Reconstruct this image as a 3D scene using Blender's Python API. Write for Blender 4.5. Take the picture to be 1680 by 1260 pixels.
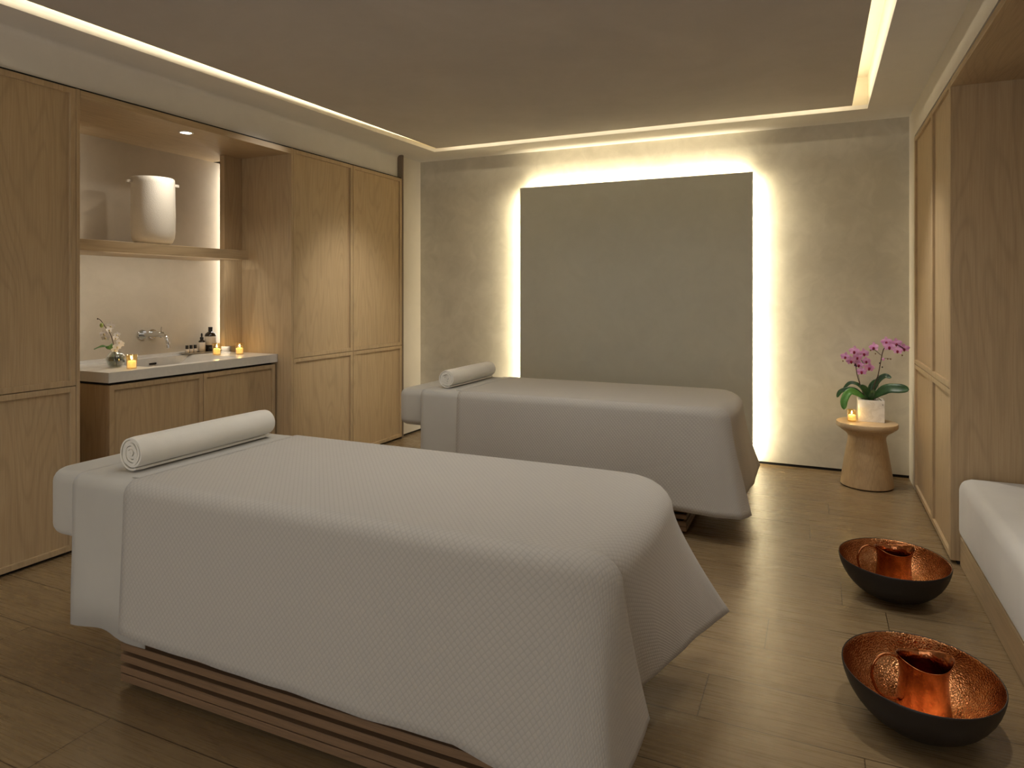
import bpy, bmesh, math, random
from mathutils import Vector, Matrix
for o in list(bpy.data.objects): bpy.data.objects.remove(o)
S = bpy.context.scene; C = S.collection
PI = math.pi
def lin(c): return tuple(((v/255)/12.92 if v/255 <= .04045 else ((v/255+.055)/1.055)**2.4) for v in c) + (1,)

# ------------------------------------------------------------ camera
cam = bpy.data.cameras.new('camera'); co = bpy.data.objects.new('camera', cam); C.objects.link(co)
cam.sensor_width = 36; cam.lens = 36*1104/1680; cam.shift_y = -149/1680
co.location = (0, 0, 1.4); co.rotation_euler = (PI/2, 0, math.radians(24.409)); cam.clip_start = .05
S.camera = co
# ------------------------------------------------------------ world and view
w = bpy.data.worlds.new('world'); S.world = w; w.use_nodes = True
w.node_tree.nodes['Background'].inputs[0].default_value = (.9, .82, .7, 1)
w.node_tree.nodes['Background'].inputs[1].default_value = .02
S.view_settings.view_transform = 'Standard'; S.view_settings.look = 'None'
S.view_settings.exposure = 0; S.view_settings.gamma = 1; S.view_settings.use_curve_mapping = False
# ------------------------------------------------------------ lights of the room and added fills
WARM = (1, .89, .66); SOFT = (1, .94, .84)
def area(name, loc, size, power, color, direction, spread=180):
    l = bpy.data.lights.new(name, 'AREA'); l.shape = 'RECTANGLE'; l.size, l.size_y = size
    l.energy = power; l.color = color; l.spread = math.radians(spread)
    o = bpy.data.objects.new(name, l); C.objects.link(o); o.location = loc
    o.rotation_euler = Vector(direction).to_track_quat('-Z', 'Y').to_euler(); return o
def spot(name, loc, target, power, angle, blend=.6, radius=.03, color=SOFT):
    l = bpy.data.lights.new(name, 'SPOT'); l.energy = power; l.color = color; l.spot_size = math.radians(angle)
    l.spot_blend = blend; l.shadow_soft_size = radius
    o = bpy.data.objects.new(name, l); C.objects.link(o); o.location = loc
    o.rotation_euler = (Vector(target)-Vector(loc)).to_track_quat('-Z', 'Y').to_euler(); return o
def strip(name, a, b, width, power, color, direction, spread=180):
    a, b = Vector(a), Vector(b); d = Vector(direction).normalized(); x = (b-a).normalized()
    l = bpy.data.lights.new(name, 'AREA'); l.shape = 'RECTANGLE'; l.size = (b-a).length; l.size_y = width
    l.energy = power*(b-a).length; l.color = color; l.spread = math.radians(spread)
    o = bpy.data.objects.new(name, l); C.objects.link(o); o.location = (a+b)/2
    z = -d; y = z.cross(x); o.rotation_euler = Matrix((x, y, z)).transposed().to_euler(); return o
# LED strips lying on the back of the ceiling raft, inside the cove
COVE = 2.0
strip('cove_led_left', (-3.375, -.7, 2.785), (-3.285, 5.3, 2.785), .02, COVE, WARM, (-1, 0, 1.3))
strip('cove_led_right', (.20, -.7, 2.785), (.20, 5.3, 2.785), .02, COVE, WARM, (1, 0, 1.3))
strip('cove_led_back', (-3.15, 5.335, 2.785), (.2, 5.335, 2.785), .02, COVE, WARM, (0, 1, 1.3))
strip('cove_led_front', (-3.2, -.75, 2.785), (.2, -.75, 2.785), .02, COVE, WARM, (0, -1, 1.3))
# LED strips behind the backlit panel
PX0, PX1, PZ, PY = -2.532, -.476, 2.383, 5.76
BK = 6.8
GLOW = (1, .87, .60)
strip('panel_led_left', (PX0+.04, PY+.035, .05), (PX0+.04, PY+.035, PZ-.05), .02, BK, GLOW, (-1, 1.1, 0), 130)
strip('panel_led_right', (PX1-.04, PY+.035, .05), (PX1-.04, PY+.035, PZ-.05), .02, BK, GLOW, (1, 1.1, 0), 130)
strip('panel_led_top', (PX0+.05, PY+.035, PZ-.04), (PX1-.05, PY+.035, PZ-.04), .02, BK, GLOW, (0, 1.1, 1), 130)
# niche
strip('niche_led_right', (-4.40, 4.11, .96), (-4.40, 4.11, 2.44), .02, 2.6, SOFT, (-.6, -1, 0))
strip('niche_led_left', (-4.215, 2.56, .96), (-4.215, 2.56, 2.44), .02, 1.6, SOFT, (-1, .1, 0))
spot('niche_downlight', (-3.80, 3.16, 2.45), (-3.82, 3.16, .9), 20, 125, .8, .025, (1, .92, .8))
strip('shelf_led', (-3.985, 2.75, 1.65), (-3.985, 3.80, 1.65), .012, 1.8, SOFT, (-.75, 0, -1))
# soft fills added overhead and behind the camera, downlights, washers in the cove slot
area('overhead_fill_near', (-1.3, 1.9, 2.72), (2.0, .9), 7.5, (1, .97, .92), (0, 0, -1), 130)  # added soft fill for the bed tops, the raft has no fixture here
area('overhead_fill_middle', (-1.4, 3.1, 2.72), (2.2, .5), 17, (1, .97, .92), (0, .25, -1), 130)  # second added fill between the tables, no fixture in the raft
area('rear_fill', (-1.5, -1.6, 1.3), (4.2, 2.4), 46, (1, .975, .94), (0, 1, .15))  # broad fill added behind the camera to lift walls and ceiling
area('alcove_fill', (1.0, 2.3, 2.46), (.25, 2.2), 8, (1, .97, .92), (-.7, 0, -1), 140)  # unseen fill added to brighten the foot ends of the tables
spot('washer_cabinet', (-2.35, 4.2, 2.72), (-3.65, 4.75, 1.05), 115, 52, 1, .06)
spot('washer_alcove', (-3.0, 4.3, 2.72), (-4.2, 3.1, 1.95), 24, 34, .8, .04)
spot('washer_right', (-.2, 4.6, 2.72), (.63, 4.7, .85), 75, 60, 1, .04)
spot('washer_orchid', (.0, 5.2, 2.72), (.35, 5.55, .5), 50, 34, 1, .04)
spot('floor_downlight', (-.1, 2.9, 2.72), (.05, 3.1, 0), 6, 62, 1, .04)
spot('floor_downlight', (-2.9, 2.3, 2.72), (-3.15, 2.1, 0), 12, 46, 1, .04)
spot('bench_downlight', (.35, 2.3, 2.72), (.6, 2.6, .3), 50, 75, 1, .05, (1, .95, .88))

# ------------------------------------------------------------ materials
def nt(m): return m.node_tree.nodes, m.node_tree.links
def mat(name, color, rough=.6, metal=0, spec=.5, **kw):
    m = bpy.data.materials.new(name); m.use_nodes = True
    b = m.node_tree.nodes['Principled BSDF']
    b.inputs['Base Color'].default_value = color; b.inputs['Roughness'].default_value = rough
    b.inputs['Metallic'].default_value = metal; b.inputs['Specular IOR Level'].default_value = spec
    for k, v in kw.items(): b.inputs[k].default_value = v
    return m
def mth(n, l, op, a, b=None, c=None):
    x = n.new('ShaderNodeMath'); x.operation = op
    for i, v in enumerate((a, b, c)):
        if v is None: continue
        if isinstance(v, (int, float)): x.inputs[i].default_value = v
        else: l.new(v, x.inputs[i])
    return x.outputs[0]
def noise(n, l, vec, scale, detail=3, rough=.5, wv=None, dist=0):
    x = n.new('ShaderNodeTexNoise'); x.inputs['Scale'].default_value = scale; x.inputs['Detail'].default_value = detail
    x.inputs['Roughness'].default_value = rough; x.inputs['Distortion'].default_value = dist
    if wv is not None: x.noise_dimensions = '4D'; l.new(wv, x.inputs['W'])
    l.new(vec, x.inputs['Vector']); return x.outputs[0]
def mapping(n, l, src, sc=(1, 1, 1), rot=(0, 0, 0)):
    x = n.new('ShaderNodeMapping'); x.inputs['Scale'].default_value = sc; x.inputs['Rotation'].default_value = rot
    l.new(src, x.inputs['Vector']); return x.outputs[0]
def ramp(n, l, src, stops):
    x = n.new('ShaderNodeValToRGB'); l.new(src, x.inputs[0])
    e = x.color_ramp.elements
    while len(e) < len(stops): e.new(.5)
    for i, (p, c) in enumerate(stops): e[i].position = p; e[i].color = c
    return x.outputs[0]
def bump(n, l, h, strength=.2, dist=.002):
    x = n.new('ShaderNodeBump'); x.inputs['Strength'].default_value = strength; x.inputs['Distance'].default_value = dist
    l.new(h, x.inputs['Height']); return x.outputs[0]
def mixc(n, l, f, a, b, mode='MIX'):
    x = n.new('ShaderNodeMix'); x.data_type = 'RGBA'; x.blend_type = mode
    if isinstance(f, float): x.inputs[0].default_value = f
    else: l.new(f, x.inputs[0])
    for i, v in ((6, a), (7, b)):
        if isinstance(v, tuple): x.inputs[i].default_value = v
        else: l.new(v, x.inputs[i])
    return x.outputs[2]
def oak(name, axis, base=(186, 163, 129), dark=(172, 148, 114), rough=.5):
    m = mat(name, lin(base), rough, spec=.35); n, l = nt(m); b = n['Principled BSDF']
    tc = n.new('ShaderNodeTexCoord').outputs['Object']; oi = n.new('ShaderNodeObjectInfo').outputs['Random']
    wv = mth(n, l, 'MULTIPLY', oi, 40)
    sc = [1, 1, 1]; sc[axis] = .15
    v = mapping(n, l, tc, tuple(sc))
    big = noise(n, l, v, 5.5, 1, .4, wv)                       # cathedral contours
    rings = mth(n, l, 'SINE', mth(n, l, 'MULTIPLY', big, 95))
    rings = mth(n, l, 'POWER', mth(n, l, 'MULTIPLY_ADD', rings, .5, .5), 5)
    sc2 = [1, 1, 1]; sc2[axis] = .025
    v2 = mapping(n, l, tc, tuple(sc2))
    fib = noise(n, l, v2, 190, 4, .6, wv)
    wide = noise(n, l, v, 3.0, 2, .5, wv)
    c = ramp(n, l, fib, [(.36, lin(dark)), (.62, lin(base))])
    dk = lin(tuple(int(x*.80) for x in dark))
    c = mixc(n, l, mth(n, l, 'MULTIPLY', rings, .28), c, dk)
    lt = lin(tuple(min(255, int(x*1.05)) for x in base))
    c = mixc(n, l, mth(n, l, 'MULTIPLY', wide, .4), c, lt)
    l.new(c, b.inputs['Base Color'])
    l.new(bump(n, l, fib, .12, .001), b.inputs['Normal'])
    return m
M = {}
M['oak_z'] = oak('oak_vertical', 2); M['oak_y'] = oak('oak_depth', 1); M['oak_x'] = oak('oak_across', 0)
M['slat'] = oak('slat_wood', 0, (134, 106, 80), (114, 90, 66), .5)
M['stool'] = oak('stool_wood', 2, (190, 164, 126), (168, 142, 106), .5)
M['stool_top'] = oak('stool_top_wood', 0, (198, 174, 138), (180, 154, 118), .42)
def plaster(name, c1, c2, sc=2.2, bstr=.25, rough=.8, fine=120, patches=.5):
    m = mat(name, lin(c1), rough, spec=.25); n, l = nt(m); b = n['Principled BSDF']
    tc = n.new('ShaderNodeTexCoord').outputs['Object']
    a = noise(n, l, tc, sc, 6, .62, dist=.6); d = noise(n, l, tc, fine, 2, .6); e = noise(n, l, tc, sc*4, 4, .6, dist=1.0)
    s = mth(n, l, 'ADD', mth(n, l, 'MULTIPLY', a, 1-patches), mth(n, l, 'MULTIPLY', e, patches))
    l.new(ramp(n, l, s, [(.38, lin(c1)), (.62, lin(c2))]), b.inputs['Base Color'])
    h = mth(n, l, 'ADD', mth(n, l, 'MULTIPLY', d, .25), e)
    l.new(bump(n, l, h, bstr, .003), b.inputs['Normal']); return m
M['plaster'] = plaster('limewash_plaster', (193, 187, 172), (209, 203, 188), 1.6, .3)
M['panel'] = plaster('panel_plaster', (198, 198, 186), (204, 204, 192), 1.5, .06, .7)
M['white_wall'] = plaster('painted_wall', (214, 206, 192), (218, 210, 196), 1.5, .03, .8)
M['ceiling'] = plaster('painted_ceiling', (224, 219, 211), (228, 223, 215), 1.5, .04, .85)
M['cove'] = plaster('painted_cove', (226, 216, 190), (230, 220, 196), 1.5, .04, .85)
M['raft'] = plaster('textured_raft', (186, 179, 171), (194, 187, 179), 1.2, .5, .9, 260, .2)
M['niche'] = plaster('niche_plaster', (190, 178, 158), (198, 186, 166), 1.6, .08, .75)
M['gap'] = mat('shadow_gap', lin((22, 18, 14)), .8)
M['dark_trim'] = mat('dark_bronze_trim', lin((120, 104, 86)), .5)
M['stone'] = plaster('pale_stone', (214, 211, 205), (222, 219, 213), 6, .02, .3)
M['grille'] = mat('grille_dark', lin((40, 34, 28)), .6)
def floor_mat():
    m = mat('oak_planks', lin((150, 118, 82)), .36, spec=.5); n, l = nt(m); b = n['Principled BSDF']
    tc = n.new('ShaderNodeTexCoord').outputs['Object']
    sp = n.new('ShaderNodeSeparateXYZ'); l.new(tc, sp.inputs[0]); X, Y = sp.outputs[0], sp.outputs[1]
    yy = mth(n, l, 'DIVIDE', mth(n, l, 'ADD', Y, 10-2.562+.27*10-.0), .27)
    row = mth(n, l, 'FLOOR', yy); fy = mth(n, l, 'FRACT', yy)
    wn = n.new('ShaderNodeTexWhiteNoise'); wn.noise_dimensions = '1D'; l.new(row, wn.inputs['W'])
    xx = mth(n, l, 'ADD', mth(n, l, 'DIVIDE', X, 1.9), mth(n, l, 'MULTIPLY', wn.outputs[0], 7.3))
    colx = mth(n, l, 'FLOOR', xx); fx = mth(n, l, 'FRACT', xx)
    w2 = n.new('ShaderNodeTexWhiteNoise'); w2.noise_dimensions = '2D'; cb = n.new('ShaderNodeCombineXYZ')
    l.new(row, cb.inputs[0]); l.new(colx, cb.inputs[1]); l.new(cb.outputs[0], w2.inputs['Vector']); r = w2.outputs[0]
    wv = mth(n, l, 'MULTIPLY', r, 50)
    v = mapping(n, l, tc, (.12, 1, 1)); v2 = mapping(n, l, tc, (.03, 1, 1))
    big = noise(n, l, v, 6, 1.5, .4, wv)
    rings = mth(n, l, 'POWER', mth(n, l, 'MULTIPLY_ADD', mth(n, l, 'SINE', mth(n, l, 'MULTIPLY', big, 85)), .5, .5), 4)
    fib = noise(n, l, v2, 150, 4, .6, wv)
    c = ramp(n, l, fib, [(.35, lin((132, 111, 80))), (.65, lin((146, 125, 93)))])
    c = mixc(n, l, mth(n, l, 'MULTIPLY', rings, .35), c, lin((109, 88, 63)))
    c = mixc(n, l, mth(n, l, 'MULTIPLY', r, .35), c, lin((127, 106, 79)))
    # seams
    ey = mth(n, l, 'LESS_THAN', mth(n, l, 'ABSOLUTE', mth(n, l, 'SUBTRACT', fy, .5)), .492)
    ex = mth(n, l, 'LESS_THAN', mth(n, l, 'ABSOLUTE', mth(n, l, 'SUBTRACT', fx, .5)), .499)
    ok = mth(n, l, 'MULTIPLY', ey, ex)
    c = mixc(n, l, mth(n, l, 'MULTIPLY', mth(n, l, 'SUBTRACT', 1, ok), .85), c, lin((66, 51, 36)))
    l.new(c, b.inputs['Base Color'])
    h = mth(n, l, 'ADD', mth(n, l, 'MULTIPLY', ok, 1.0), mth(n, l, 'MULTIPLY', fib, .10))
    h = mth(n, l, 'SUBTRACT', h, mth(n, l, 'MULTIPLY', rings, .12))
    l.new(bump(n, l, h, .3, .0015), b.inputs['Normal'])
    l.new(mth(n, l, 'MULTIPLY_ADD', fib, .14, .21), b.inputs['Roughness'])
    return m
M['floor'] = floor_mat()
def fabric(name, c, sc=700, strength=.15, rough=.95, sheen=.3):
    m = mat(name, lin(c), rough, spec=.15); n, l = nt(m); b = n['Principled BSDF']
    b.inputs['Sheen Weight'].default_value = sheen; b.inputs['Sheen Roughness'].default_value = .5
    tc = n.new('ShaderNodeTexCoord').outputs['Object']
    a = noise(n, l, tc, sc, 2, .6); w_ = noise(n, l, tc, 5, 3, .5, dist=.4)
    h = mth(n, l, 'ADD', a, mth(n, l, 'MULTIPLY', w_, 3.5))
    l.new(bump(n, l, h, strength, .002), b.inputs['Normal'])
    l.new(ramp(n, l, w_, [(.3, lin(tuple(int(x*.97) for x in c))), (.7, lin(c))]), b.inputs['Base Color']); return m
M['sheet'] = fabric('white_sheet', (190, 187, 179), 900, .12)
M['towel'] = fabric('white_towel', (234, 229, 218), 420, .45, .97, .5)
M['cushion'] = fabric('linen_cushion', (216, 213, 207), 500, .35)
def quilt():
    m = mat('quilted_cover', lin((184, 179, 171)), .9, spec=.2); n, l = nt(m); b = n['Principled BSDF']
    b.inputs['Sheen Weight'].default_value = .25
    uv = n.new('ShaderNodeTexCoord').outputs['UV']
    sp = n.new('ShaderNodeSeparateXYZ'); l.new(uv, sp.inputs[0])
    u = mth(n, l, 'DIVIDE', sp.outputs[0], .0185); v = mth(n, l, 'DIVIDE', sp.outputs[1], .0215)
    p = mth(n, l, 'ABSOLUTE', mth(n, l, 'SINE', mth(n, l, 'MULTIPLY', mth(n, l, 'ADD', u, v), PI)))
    q = mth(n, l, 'ABSOLUTE', mth(n, l, 'SINE', mth(n, l, 'MULTIPLY', mth(n, l, 'SUBTRACT', u, v), PI)))
    hgt = mth(n, l, 'POWER', mth(n, l, 'MULTIPLY', p, q), .8)
    fine = noise(n, l, uv, 500, 2, .6)
    wav = noise(n, l, uv, 3.5, 3, .5, dist=.5)
    h = mth(n, l, 'ADD', mth(n, l, 'ADD', hgt, mth(n, l, 'MULTIPLY', fine, .12)), mth(n, l, 'MULTIPLY', wav, 6))
    l.new(bump(n, l, h, .30, .0025), b.inputs['Normal'])
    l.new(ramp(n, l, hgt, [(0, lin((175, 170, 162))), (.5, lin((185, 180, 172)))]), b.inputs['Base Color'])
    return m
M['quilt'] = quilt()
M['chrome'] = mat('chrome', (.75, .75, .75, 1), .08, 1)
M['steel'] = mat('brushed_steel_trim', (.6, .58, .54, 1), .3, 1)
def emis(name, col, s):
    m = mat(name, col, .5); b = m.node_tree.nodes['Principled BSDF']
    b.inputs['Emission Color'].default_value = col; b.inputs['Emission Strength'].default_value = s; return m
M['lamp'] = emis('lamp_lens', (1, .9, .74, 1), 9)
M['flame'] = emis('flame', (1, .86, .6, 1), 16)
def thinglass(name, tint, gl=.12):
    m = bpy.data.materials.new(name); m.use_nodes = True; n, l = nt(m); n.remove(n['Principled BSDF'])
    out = n['Material Output']; t = n.new('ShaderNodeBsdfTransparent'); t.inputs[0].default_value = tint
    g = n.new('ShaderNodeBsdfGlossy'); g.inputs['Roughness'].default_value = .04; g.inputs[0].default_value = (1, 1, 1, 1)
    lw = n.new('ShaderNodeLayerWeight'); lw.inputs[0].default_value = .35
    f = mth(n, l, 'MULTIPLY_ADD', lw.outputs['Facing'], .5, gl)
    mx = n.new('ShaderNodeMixShader'); l.new(f, mx.inputs[0]); l.new(t.outputs[0], mx.inputs[1]); l.new(g.outputs[0], mx.inputs[2])
    l.new(mx.outputs[0], out.inputs[0]); return m
M['glass'] = thinglass('clear_glass', (.90, .93, .92, 1), .06)
M['amber_glass'] = thinglass('amber_glass', (.99, .88, .62, 1), .05)
def wax():
    m = mat('wax', lin((250, 228, 170)), .5); b = m.node_tree.nodes['Principled BSDF']
    b.inputs['Subsurface Weight'].default_value = .3; b.inputs['Emission Color'].default_value = (1, .76, .38, 1)
    b.inputs['Emission Strength'].default_value = 1.0; return m
M['wax'] = wax()
M['black'] = mat('black_cap', lin((18, 18, 22)), .35)
M['bottle'] = mat('dark_amber_bottle', lin((24, 14, 10)), .1, spec=.8)
def label_mat():
    m = mat('printed_label', lin((226, 212, 194)), .6); n, l = nt(m); b = n['Principled BSDF']
    tc = n.new('ShaderNodeTexCoord').outputs['Object']
    sp = n.new('ShaderNodeSeparateXYZ'); l.new(tc, sp.inputs[0])
    rowf = mth(n, l, 'FRACT', mth(n, l, 'MULTIPLY', sp.outputs[2], 95))
    line = mth(n, l, 'GREATER_THAN', rowf, .62)
    chars = mth(n, l, 'GREATER_THAN', noise(n, l, mapping(n, l, tc, (1, 1, .02)), 420, 1), .5)
    f = mth(n, l, 'MULTIPLY', mth(n, l, 'MULTIPLY', line, chars), .5)
    l.new(mixc(n, l, f, lin((226, 212, 194)), lin((90, 74, 62))), b.inputs['Base Color']); return m
M['label'] = label_mat()
M['tray'] = mat('grey_tray', lin((150, 144, 132)), .45)
def ceramic():
    m = mat('sand_textured_ceramic', lin((222, 214, 200)), .8); n, l = nt(m); b = n['Principled BSDF']
    tc = n.new('ShaderNodeTexCoord').outputs['Object']; a = noise(n, l, tc, 170, 3, .7)
    l.new(bump(n, l, a, .6, .003), b.inputs['Normal']); return m
M['ceramic'] = ceramic()
def copper():
    m = mat('hammered_copper', lin((214, 140, 88)), .2, 1); n, l = nt(m); b = n['Principled BSDF']
    tc = n.new('ShaderNodeTexCoord').outputs['Object']
    vo = n.new('ShaderNodeTexVoronoi'); vo.feature = 'SMOOTH_F1'; vo.inputs['Scale'].default_value = 190
    l.new(mapping(n, l, tc, (1, 1, 1.2)), vo.inputs['Vector'])
    a = noise(n, l, tc, 9, 4, .6, dist=.7); s = noise(n, l, mapping(n, l, tc, (1, 1, 30)), 10, 2, .6)
    l.new(ramp(n, l, a, [(.3, lin((160, 102, 62))), (.5, lin((188, 128, 82))), (.7, lin((212, 160, 112)))]), b.inputs['Base Color'])
    h = mth(n, l, 'ADD', mth(n, l, 'MULTIPLY', vo.outputs['Distance'], 1.0), mth(n, l, 'MULTIPLY', s, .05))
    l.new(bump(n, l, h, .8, .0025), b.inputs['Normal'])
    l.new(mth(n, l, 'MULTIPLY_ADD', a, .16, .09), b.inputs['Roughness']); return m
M['copper'] = copper()
def copper_jug():
    m = mat('polished_copper', lin((222, 118, 58)), .2, 1); n, l = nt(m); b = n['Principled BSDF']
    tc = n.new('ShaderNodeTexCoord').outputs['Object']
    vo = n.new('ShaderNodeTexVoronoi'); vo.feature = 'SMOOTH_F1'; vo.inputs['Scale'].default_value = 130
    l.new(tc, vo.inputs['Vector']); a = noise(n, l, tc, 16, 4, .6, dist=1.2)
    l.new(ramp(n, l, a, [(.32, lin((164, 100, 62))), (.62, lin((190, 126, 82)))]), b.inputs['Base Color'])
    l.new(bump(n, l, vo.outputs['Distance'], .22, .003), b.inputs['Normal'])
    l.new(mth(n, l, 'MULTIPLY_ADD', a, .16, .08), b.inputs['Roughness']); return m
M['jug'] = copper_jug()
M['bowl_black'] = mat('matt_black_metal', lin((34, 28, 25)), .5, .0, .4)
def marble():
    m = mat('white_marble', lin((236, 230, 220)), .3); n, l = nt(m); b = n['Principled BSDF']
    tc = n.new('ShaderNodeTexCoord').outputs['Object']
    a = noise(n, l, mapping(n, l, tc, (1, 1, 1.6), (0, .7, .3)), 9, 5, .6, dist=.8)
    v = mth(n, l, 'SUBTRACT', 1, mth(n, l, 'MULTIPLY', mth(n, l, 'ABSOLUTE', mth(n, l, 'SUBTRACT', a, .5)), 14))
    v = mth(n, l, 'MAXIMUM', v, 0)
    l.new(mixc(n, l, mth(n, l, 'MULTIPLY', v, .22), lin((243, 240, 234)), lin((170, 160, 146))), b.inputs['Base Color']); return m
M['marble'] = marble()
def leafm(name, c1, c2):
    m = mat(name, lin(c1), .38, spec=.5); n, l = nt(m); b = n['Principled BSDF']
    tc = n.new('ShaderNodeTexCoord').outputs['Object']; a = noise(n, l, tc, 30, 3)
    l.new(ramp(n, l, a, [(.35, lin(c1)), (.65, lin(c2))]), b.inputs['Base Color']); return m
M['leaf'] = leafm('orchid_leaf', (34, 66, 34), (52, 88, 44)); M['leaf_bright'] = leafm('bright_leaf', (84, 140, 62), (104, 160, 76))
M['leaf2'] = leafm('vase_leaf', (70, 118, 58), (96, 146, 78))
M['petal'] = leafm('pink_petal', (220, 146, 208), (238, 184, 228)); M['lip'] = mat('magenta_lip', lin((140, 14, 62)), .5)
M['petal_w'] = leafm('white_petal', (240, 232, 226), (246, 240, 234)); M['lip_w'] = mat('pale_lip', lin((232, 214, 170)), .5)
M['bud'] = mat('bud', lin((128, 96, 66)), .5); M['bud_g'] = mat('green_bud', lin((176, 196, 110)), .5)
M['stem'] = mat('dark_stem', lin((74, 46, 36)), .5); M['soil'] = plaster('bark_mulch', (70, 48, 34), (110, 82, 58), 60, 1.0, .9)
M['water'] = mat('dark_glass_base', lin((120, 124, 112)), .05, **{'Transmission Weight': .95, 'IOR': 1.33})

# ------------------------------------------------------------ mesh helpers
def nb(): return bmesh.new()
def box(bm, x0, x1, y0, y1, z0, z1, bev=0, seg=2):
    vs = [bm.verts.new((x, y, z)) for x in (x0, x1) for y in (y0, y1) for z in (z0, z1)]
    idx = [(0, 1, 3, 2), (4, 6, 7, 5), (0, 4, 5, 1), (2, 3, 7, 6), (0, 2, 6, 4), (1, 5, 7, 3)]
    fs = [bm.faces.new([vs[i] for i in f]) for f in idx]
    if bev:
        es = list({e for f in fs for e in f.edges})
        bmesh.ops.bevel(bm, geom=es, offset=bev, segments=seg, affect='EDGES', profile=.5)
    return bm
def prism(bm, poly, z0, z1):
    a = [bm.verts.new((x, y, z0)) for x, y in poly]; b = [bm.verts.new((x, y, z1)) for x, y in poly]
    n = len(poly); bm.faces.new(a[::-1]); bm.faces.new(b)
    for i in range(n): bm.faces.new((a[i], a[(i+1) % n], b[(i+1) % n], b[i]))
def lathe(bm, prof, cx=0, cy=0, cz=0, n=48, sx=1, sy=1):
    rings = []
    for r, z in prof:
        if r < 1e-6: rings.append([bm.verts.new((cx, cy, cz+z))])
        else: rings.append([bm.verts.new((cx+r*sx*math.cos(2*PI*i/n), cy+r*sy*math.sin(2*PI*i/n), cz+z)) for i in range(n)])
    for a, b in zip(rings, rings[1:]):
        if len(a) == 1 and len(b) == 1: continue
        for i in range(n):
            j = (i+1) % n
            if len(a) == 1: bm.faces.new((a[0], b[j], b[i]))
            elif len(b) == 1: bm.faces.new((a[i], a[j], b[0]))
            else: bm.faces.new((a[i], a[j], b[j], b[i]))
    return rings
def cr(pts, k=6):
    P = [Vector(p) for p in pts]; P = [2*P[0]-P[1]]+P+[2*P[-1]-P[-2]]; out = []
    for i in range(1, len(P)-2):
        for j in range(k):
            t = j/k; a, b, c, d = P[i-1:i+3]
            out.append(.5*((2*b)+(c-a)*t+(2*a-5*b+4*c-d)*t*t+(3*b-a-3*c+d)*t**3))
    out.append(P[-2]); return out
def tube(bm, pts, rad, n=10, cap=True):
    pts = [Vector(p) for p in pts]; R = rad if isinstance(rad, (list, tuple)) else [rad]*len(pts); rings = []; up = None
    for i, p in enumerate(pts):
        t = (pts[min(i+1, len(pts)-1)]-pts[max(i-1, 0)]).normalized()
        if up is None: up = Vector((0, 0, 1)) if abs(t.z) < .9 else Vector((1, 0, 0))
        s = t.cross(up).normalized(); up = s.cross(t).normalized()
        rings.append([bm.verts.new(p+R[i]*(math.cos(2*PI*k/n)*s+math.sin(2*PI*k/n)*up)) for k in range(n)])
    for a, b in zip(rings, rings[1:]):
        for k in range(n): bm.faces.new((a[k], a[(k+1) % n], b[(k+1) % n], b[k]))
    if cap: bm.faces.new(rings[0][::-1]); bm.faces.new(rings[-1])
def link(name, bm, m, parent=None, smooth=False, auto=None):
    bmesh.ops.recalc_face_normals(bm, faces=bm.faces)
    me = bpy.data.meshes.new(name); bm.to_mesh(me); bm.free()
    if smooth or auto:
        for p in me.polygons: p.use_smooth = True
        if auto: me.set_sharp_from_angle(angle=math.radians(auto))
    me.materials.append(m if not isinstance(m, str) else M[m])
    o = bpy.data.objects.new(name, me); C.objects.link(o)
    if parent is not None:
        o.parent = parent
        off = Vector((0, 0, 0)); p = parent
        while p is not None: off += p.location; p = p.parent
        me.transform(Matrix.Translation(-off))
    return o
def thing(name, label, cat, loc, group=None):
    o = bpy.data.objects.new(name, None); C.objects.link(o); o.location = loc; o.empty_display_size = .1
    o['label'] = label; o['category'] = cat
    if group: o['group'] = group
    return o
def tag(o, label, cat, group=None):
    o['label'] = label; o['category'] = cat
    if group: o['group'] = group
    return o
def rebase(o, loc):
    o.data.transform(Matrix.Translation(-Vector(loc))); o.location = loc; return o
def struct(name, bm, m, **k):
    o = link(name, bm, m, **k); o['kind'] = 'structure'; return o
def kids(o): return [c for c in bpy.data.objects if c.parent == o]
def dup(o, loc=None, label=None, parent=None):
    ch = kids(o); c = o.copy(); C.objects.link(c)
    if parent is not None: c.parent = parent
    if loc is not None: c.location = loc
    if label: c['label'] = label
    for k in ch: dup(k, parent=c)
    return c
def subsurf(o, n=2):
    s = o.modifiers.new('sub', 'SUBSURF'); s.levels = n; s.render_levels = n; return o

# ------------------------------------------------------------ room shell
XL, XR, YB, YF, ZC = -3.69, .632, 5.87, -1.7, 2.734
struct('floor', box(nb(), -4.7, 1.7, YF, 6.05, -.1, 0), 'floor')
struct('wall_back', box(nb(), -4.7, 1.7, YB, 6.05, .022, 3.2), 'plaster')
struct('baseboard_back', box(nb(), XL, XR, YB+.012, YB+.02, 0, .022), 'gap')
bm = nb(); box(bm, -4.7, -4.62, YF, YB, 0, 3.2)
struct('wall_left', bm, 'white_wall')
struct('wall_left_return', box(nb(), -3.9, XL, 5.50, YB, .018, ZC), 'white_wall')
struct('baseboard_left', box(nb(), -3.9, XL-.012, 5.50, YB, 0, .018), 'gap')
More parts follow.
